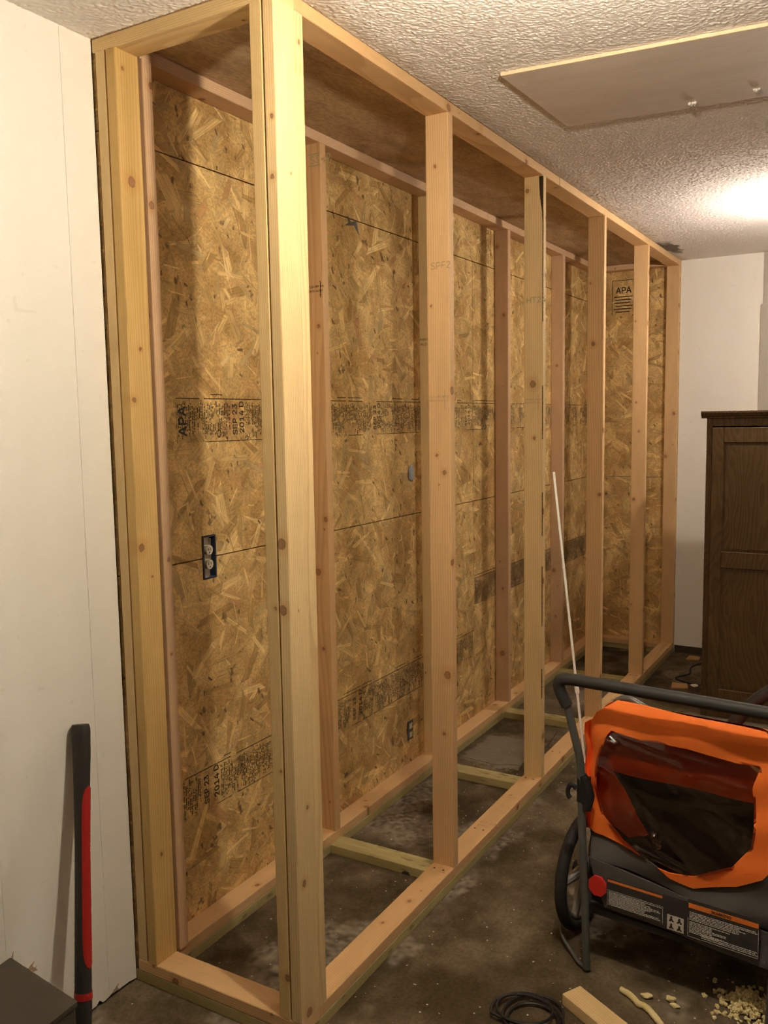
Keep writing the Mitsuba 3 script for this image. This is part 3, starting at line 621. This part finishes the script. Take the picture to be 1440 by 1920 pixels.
add('seat_back', sheet(Polygon([(-.01, .20), (.495, .20), (.495, .82), (-.01, .82)]), lambda u, z: .16 + .05 * np.clip(.5 - z, 0, 1) + fold(u, z, 1.0), .01, .04), 'mat_dark_cloth', tr, smooth=40)
# charcoal lower back with a seam, the stiff panel with the printed label, floor pan
lower = Polygon([(-.017, .452), (.037, .449), (.157, .419), (.206, .406), (.25, .377), (.318, .365), (.44, .407), (.51, .454), (.555, .52), (.565, .295), (.40, .318), (.20, .345), (.0, .372)])
add('lower_back', sheet(lower, lambda u, z: .036 + .8 * sweep_w(u) + fold(u, z, 1.3), .004, .02), 'mat_gray_cloth', tr, smooth=40, label='charcoal fabric below the window')
add('skirt', sheet(Polygon([(-.004, .376), (.20, .349), (.40, .322), (.565, .299), (.57, .195), (.05, .226), (.018, .30)]), lambda u, z: .020 + .5 * sweep_w(u) + fold(u, z, .35), .005, .025), 'mat_panel_gray', tr, smooth=40)
add('floor_pan', cat(trimesh.Trimesh(tpl([(u, w, z) for u in (-.01, .50) for w in (.03, .52) for z in (.185, .205)]), [[0, 1, 3], [0, 3, 2], [4, 6, 7], [4, 7, 5], [0, 4, 5], [0, 5, 1], [2, 3, 7], [2, 7, 6], [0, 2, 6], [0, 6, 4], [1, 5, 7], [1, 7, 3]], process=False)), 'mat_dark_cloth', tr)
def flat(u0, u1, z0, z1, w=.0105, t=.0012):
    sl = lambda u, z: (u, z + 0 * u)
    return trimesh.Trimesh(tpl([(u, ww, z) for u in (u0, u1) for ww in (w, w + t) for z in (z0, z1)]), [[0, 1, 3], [0, 3, 2], [4, 6, 7], [4, 7, 5], [0, 4, 5], [0, 5, 1], [2, 3, 7], [2, 7, 6], [0, 2, 6], [0, 6, 4], [1, 5, 7], [1, 7, 3]], process=False)
lab = add('warning_label', cat(flat(.060, .237, .237, .330), flat(.2372, .3098, .228, .332), flat(.310, .509, .222, .341)), 'mat_dark_cloth', tr, label='dark printed warning label')
pr, po = [], []
pr += [flat(.0615, .0625, .240, .291, .0098), flat(.2355, .2365, .240, .291, .0098), flat(.0615, .2365, .2905, .2913, .0098), flat(.3105, .3115, .230, .284, .0098), flat(.507, .508, .226, .310, .0098), flat(.3105, .508, .226, .2268, .0098)]
def lines(u0, u1, ztop, nrow, pitch, sd):
    rr = random.Random(sd)
    for k in range(nrow):
        z = ztop - k * pitch; u = u0; end = u1 - rr.choice([0, 0, .01, .03, .05])
        while u < end - .004:
            wd = rr.uniform(.004, .014); pr.append(flat(u, min(u + wd, end), z - .0021, z, .0098, .0008)); u += wd + .0016
lines(.066, .233, .2870, 10, .0046, 1); lines(.315, .505, .304, 6, .0046, 2); lines(.315, .43, .274, 8, .0046, 3); lines(.35, .505, .244, 3, .0050, 4)
# pictograms: a pale square with four small riders
sq = flat(.2495, .299, .228, .274, .0098)
ic = []
for a, b in ((.262, .262), (.286, .262), (.262, .239), (.286, .239)):
    for du, dz, r_ in ((0, .006, .0028), (0, -.001, .0036), (-.004, -.005, .0026), (.0045, -.005, .0026)):
        ic.append(flat(a + du - r_, a + du + r_, b + dz - r_, b + dz + r_, .0091, .0007))
add('print', cat(*pr, sq), 'mat_white_print', lab, label='pale small print and white square'); add('pictogram', cat(*ic), 'mat_ink', lab)
add('header', cat(flat(.062, .234, .3175, .325, .0098), flat(.312, .507, .3155, .330, .0098)), 'mat_orange_print', lab, label='orange header bar')
def tr_text(t, h, u, z, w):
    m = meshkit.text_mesh(t, h, .0008, True); Rm = np.eye(4); Rm[:3, 0] = TU; Rm[:3, 1] = (0, 0, 1); Rm[:3, 2] = -TW; Rm[:3, 3] = tp(np.array(u), np.array(w), np.array(z)); return mat4(m, Rm)
add('header_text', tr_text('WARNING', .008, .378, .319, .0096), 'mat_ink', lab)
# frame tubes, push bar, foam grip
bar = spline([(0, 0, .012), (-.003, 0, .10), (-.007, 0, .216), (-.016, 0, .391), (-.022, 0, .565), (-.025, -.004, .685), (-.036, -.012, .752), (-.062, -.022, .868)], 6)
barR = bar.copy(); barR[:, 0] = 2 * UC - bar[:, 0]
add('frame_tube', tube(tpl(bar), .0125, 12), 'mat_tube', tr, smooth=40); add('frame_tube', tube(tpl(barR), .0125, 12), 'mat_tube', tr, smooth=40)
grip = [(-.062, -.022, .868), (-.080, -.026, .905), (-.088, -.028, .932), (-.078, -.029, .950), (-.050, -.030, .956), (-.01, -.030, .9565), (.10, -.030, .957)]
grip = grip + [(UC, -.030, .957)] + [(2 * UC - a, b, c) for a, b, c in grip[::-1]]
add('foam_grip', tube(tpl(spline(grip, 8)), .0185, 14), 'mat_foam_grip', tr, smooth=40, label='black foam push bar')
hoop = spline([(-.02, .30, .30), (-.035, .30, .62), (-.04, .30, .77), (0.0, .30, .815), (.06, .30, .800), (.13, .30, .765), (.24, .30, .745), (.43, .30, .745), (.52, .30, .70), (.555, .30, .58), (.55, .30, .30)], 6)
add('frame_hoop', tube(tpl(hoop), .011, 10), 'mat_tube', tr, smooth=40)
add('tow_arm', tube(tpl(spline([(.26, .50, .60), (.31, .52, .74), (.41, .54, .85), (.55, .56, .92), (.70, .58, .96)], 6)), .022, 12), 'mat_black', tr, smooth=40)
add('cross_tube', tube(tpl([(-.012, .06, .20), (.2, .06, .20), (2 * UC + .012, .06, .20)]), .012, 10), 'mat_black', tr, smooth=40)
# joint with clamp lever on the left tube
cl = cat(mat4(trimesh.creation.box(extents=(.034, .034, .075)), trimesh.transformations.translation_matrix(tp(np.array(-.016), np.array(0.004), np.array(.60)))), tube(tpl([(-.02, 0, .645), (-.004, 0, .62), (.006, 0, .585), (-.004, 0, .54)]), .015, 10))
add('clamp', cl, 'mat_black', tr, smooth=40)
add('clamp_lever', cat(tube(tpl(spline([(-.030, -.02, .608), (-.045, -.022, .618), (-.056, -.022, .604), (-.058, -.022, .585), (-.050, -.022, .572)], 6)), .0075, 8)), 'mat_black', tr, smooth=40)
hx = extrude(Polygon([(.031 * math.cos(t) * (1.0), .034 * math.sin(t)) for t in np.radians(np.arange(22, 382, 45))]), .008)
Rm = np.eye(4); Rm[:3, 0] = TU; Rm[:3, 1] = (0, 0, 1); Rm[:3, 2] = -TW; Rm[:3, 3] = tp(np.array(.034), np.array(.004), np.array(.299)); hx.apply_transform(Rm)
add('reflector', hx, 'mat_reflector', tr, label='red eight-sided reflector')
add('parking_stand', tube(tpl(spline([(0, 0, .012), (-.030, .012, .012), (-.075, .05, .016), (-.125, .09, .030), (-.165, .15, .05)], 6)), .0055, 8), 'mat_tube', tr, smooth=40)
# wheels
def wheel(uc, wc):
    th = np.linspace(0, 2 * np.pi, 48, endpoint=False); R0 = .182
    ring = lambda r_: tpl(np.stack([th * 0 + uc, wc + r_ * np.cos(th), .202 + r_ * np.sin(th)], 1))
    w_ = thing_part = add('tire', tube(ring(R0), .020, 12, closed=True), 'mat_tire', tr, smooth=True)
    add('rim', tube(ring(R0 - .026), .011, 8, closed=True), 'mat_rim', tr, smooth=True)
    sp = []
    for k in range(5):
        t = 2 * np.pi * k / 5 + .5
        sp.append(tube(tpl([(uc, wc + .02 * math.cos(t), .202 + .02 * math.sin(t)), (uc, wc + .155 * math.cos(t), .202 + .155 * math.sin(t))]), np.array([.019, .013]), 8))
    for s in sp: add('spoke', s, 'mat_rim', tr, smooth=40)
    add('hub', tube(tpl([(uc - .03, wc, .202), (uc + .03, wc, .202)]), .024, 14), 'mat_black', tr, smooth=40)
wheel(-.118, .240); wheel(2 * UC + .118, .240)
add('axle', tube(tpl([(-.09, .24, .202), (2 * UC + .09, .24, .202)]), .008, 8), 'mat_tube', tr)
pole = [(-.216, .2, 1.578), (-.128, .2, .849)]
pe = np.array(pole); dd = pe[1] - pe[0]
fl = add('flag_pole', tube(tpl([pe[0], pe[1], pe[0] + dd * 1.34]), np.array([.0042, .0046, .0046]), 8), 'mat_pole', tr, smooth=40, label='thin white flag pole')
add('ferrule', tube(tpl([pe[0] + dd * .972, pe[0] + dd * .978, pe[0] + dd * 1.01, pe[0] + dd * 1.018]), np.array([.006, .008, .008, .006]), 8), 'mat_pole', fl, smooth=40)

# ================================================================== RED AND BLACK TOOL HANDLE AGAINST THE WHITE WALL
tool = thing('tool_handle', 'upright black tool handle with a red grip inlay leaning on the white wall', 'tool handle')
p0, p1 = np.array([-.474, -.359, 0.02]), np.array([-.612, -.190, .905])
def tool_shell(t0, t1, a0=0, a1=360, off=0.0, n=40, k=28, shape=None):
    ax = (p1 - p0) / np.linalg.norm(p1 - p0); f = np.array([1.0, 0, 0]); f -= ax * (f @ ax); f /= np.linalg.norm(f); g = np.cross(ax, f)
    V, F = [], []; full = a1 - a0 >= 360
    for i in range(n + 1):
        t = t0 + (t1 - t0) * i / n; s = (i / n)
        r1 = np.interp(t, [0, .12, .16, .30, .62, .80, .93, .97, .992, 1.0], [.021, .021, .0225, .0215, .0195, .0215, .0245, .0255, .0255, .0225])
        sh = np.interp(t, [0, .9, 1], [0, 0, .003])
        h = 1.0 if shape is None else shape(s)
        for j in range(k + (0 if full else 1)):
            an = math.radians(a0 + (a1 - a0) * j / k) if full else math.radians((a0 + a1) / 2 + h * (a1 - a0) * (j / k - .5))
            V.append(p0 + (p1 - p0) * t + (r1 + off) * (1.15 * math.cos(an) * f + .95 * math.sin(an) * g) - sh * g)
    w = k if full else k + 1
    for i in range(n):
        for j in range(k):
            j2 = (j + 1) % w if full else j + 1
            F += [[i * w + j, i * w + j2, (i + 1) * w + j2], [i * w + j, (i + 1) * w + j2, (i + 1) * w + j]]
    if full:
        V += [p0 + (p1 - p0) * t0, p0 + (p1 - p0) * t1]; c0, c1 = len(V) - 2, len(V) - 1
        for j in range(k): F += [[c0, (j + 1) % k, j], [c1, n * w + j, n * w + (j + 1) % k]]
    return trimesh.Trimesh(np.array(V), F, process=False)
add('grip', tool_shell(0.0, 1.0, n=80), 'mat_grip', tool, smooth=40)
add('inlay', tool_shell(.275, .815, -50, 62, .0016, 60, 16, lambda s: math.sqrt(max(0.0, 1 - abs(2 * s - 1) ** 9))), 'mat_red', tool, smooth=True, label='red rubber inlay')
add('ring', tool_shell(.188, .208, off=.0015, n=4), 'mat_red', tool, smooth=40, label='red ring')

# ================================================================== DARK BOX AT THE LOWER LEFT
ang = math.radians(-6.8); c, s_ = math.cos(ang), math.sin(ang); hb = .335
corner = np.array([-.330, -.489])
dirl, dirn = np.array([-c, -s_]), np.array([s_, -c]) * 1.0
qd = np.array([corner, corner + dirl * .30, corner + dirl * .27 + np.array([.03, -.62]), corner + np.array([.035, -.62])])
m = extrude(Polygon(qd).buffer(-.006).buffer(.006), hb - .012); stp = thing('low_box', 'low dark grey box in the lower left corner against the white wall', 'box')
add('body', m, 'mat_dark_gray', stp)
m = extrude(Polygon(qd).buffer(.004), .012); m.apply_translation((0, 0, hb - .012)); add('lid', m, 'mat_dark_gray', stp)
# torn edges of the white panels
torn = []
for y, z, a, b in ((-.438, .318, .010, .034), (-.388, .262, .026, .020), (-.372, .250, .014, .012), (-.090, .022, .020, .018)):
    g = Polygon([(y - a, z - b * .5), (y - a * .2, z - b * .3), (y + a * .9, z - b * .6), (y + a * .5, z + b * .1), (y + a * .8, z + b * .6), (y, z + b * .15)])
    mm = extrude(g, .0012); Rm = np.eye(4); Rm[:3, 0] = (0, 1, 0); Rm[:3, 1] = (0, 0, 1); Rm[:3, 2] = (1, 0, 0); Rm[:3, 3] = (-D, 0, 0); mm.apply_transform(Rm); torn.append(mm)
for t_ in torn: add('torn_spot', t_, 'mat_paper', 'wall_left', label='torn brown spot at the panel foot')

# ================================================================== ON THE FLOOR
blk = np.array([(.576, .534), (.612, .597)]); dv = np.array([.063, -.036]) / np.hypot(.063, .036)
wdt = np.linalg.norm(blk[1] - blk[0]); 
m, uv = lumber(0, .34, -wdt, 0, 0, .038, 0, 'yellow')
Rm = np.eye(4); Rm[:3, 0] = (*dv, 0); Rm[:3, 1] = (-dv[1], dv[0], 0); Rm[:3, 3] = (*blk[1], 0); m.apply_transform(Rm)
add('wood_offcut', m, 'mat_wood_x', uv=uv, label='short two-by-four offcut lying on the concrete in front of the trailer', category='wood offcut')
th = np.linspace(0, 2 * np.pi * 3.6, 150)
rr = .080 + .012 * np.sin(th * .61) + .008 * np.sin(th * 1.7); cord = np.stack([.512 + .020 * np.sin(th * .23) + rr * np.cos(th) * 1.05, .425 + .012 * np.cos(th * .31) + rr * np.sin(th), .005 + .004 * (1 + np.sin(th * .5)) + .0006 * th], 1)
tail = spline([cord[-1], (.60, .36, .012), (.66, .30, .006), (.70, .20, .005)], 10)
add('extension_cord', tube(np.vstack([cord, tail[1:]]), .0042, 7), 'mat_black', smooth=40, label='coiled black cord on the floor beside the wood offcut', category='cord')
def lump(pts, r, sd):
    m = tube(spline(pts, 8), r, 10); v = m.vertices; f = 1 + .35 * (meshkit.noise(v * 90, sd) - .5)
    c_ = v.mean(0); nrm = m.vertex_normals; m.vertices = v + nrm * ((f - 1) * r)[:, None]; return m
add('foam_strip', lump([(.712, .680, .009), (.745, .665, .010), (.775, .640, .009), (.80, .632, .010), (.84, .596, .009), (.87, .56, .009)], .0095, 2), 'mat_foam', smooth=True, label='curled strip of yellow cured foam on the floor right of the wood offcut', category='foam strip')
for k, (x, y, r_) in enumerate(((.789, .690, .013), (.855, .708, .012), (.872, .688, .010))):
    s = trimesh.creation.icosphere(subdivisions=3, radius=r_); s.vertices *= (np.array([1.2, .8, .55]) * (0.6 + 0.9 * meshkit.noise(s.vertices * 110 + k * 7, 5))[:, None]); s.apply_translation((x, y, -s.vertices[:, 2].min())); 
    add('foam_piece', s, 'mat_foam', smooth=True, category='foam piece', label=['small yellow foam piece just right of the foam strip', 'larger of two foam pieces halfway to the foam heap', 'smaller of two foam pieces halfway to the foam heap'][k])
hp_ = []
for k in range(520):
    rad = abs(random.gauss(0, .042)); t = random.uniform(0, 2 * np.pi); x, y = 1.063 + rad * math.cos(t) * 1.25, .792 + rad * math.sin(t) * 1.1
    r_ = random.uniform(.0025, .0075); s = trimesh.creation.icosphere(subdivisions=1, radius=r_); s.vertices *= 0.6 + 0.8 * rng.random((len(s.vertices), 1)); zc = max(0, .040 * math.exp(-(rad / .045) ** 2)) * random.uniform(0, 1)
    s.apply_translation((x, y, r_ * .8 + zc)); hp_.append(s)
add('foam_heap', cat(*hp_), 'mat_foam', smooth=False, kind='stuff', label='heap of crumbled yellow foam at the lower right corner of the floor', category='foam crumbs')
# scraps and cord near the cabinet
def scrap(x, y, a, b, an, label, m='mat_scrap'):
    mm = extrude(Polygon([(-a, -b), (a * .9, -b * .8), (a, b * .7), (-a * .7, b)]), .008); mm.apply_transform(trimesh.transformations.rotation_matrix(an, (0, 0, 1))); mm.apply_translation((x, y, .0005)); add('wood_scrap', mm, m, label=label, category='wood scrap')
scrap(.215, 3.90, .055, .06, .3, 'thin tan wood scrap on the floor between the frame and the cabinet'); scrap(.165, 4.62, .045, .05, .1, 'tan wood scrap on the floor at the foot of the far wall')
scrap(.30, 3.95, .02, .02, .9, 'small white chip on the floor beside the cabinet', 'mat_pole')
add('power_cord', tube(spline([(.40, 4.60, .005), (.25, 4.50, .005), (.20, 4.36, .005), (.22, 4.20, .005), (.16, 4.06, .005), (.28, 3.98, .005), (.43, 3.98, .005)], 10), .005, 6), 'mat_black', smooth=40, label='thin black cord running along the floor to the cabinet', category='cord')
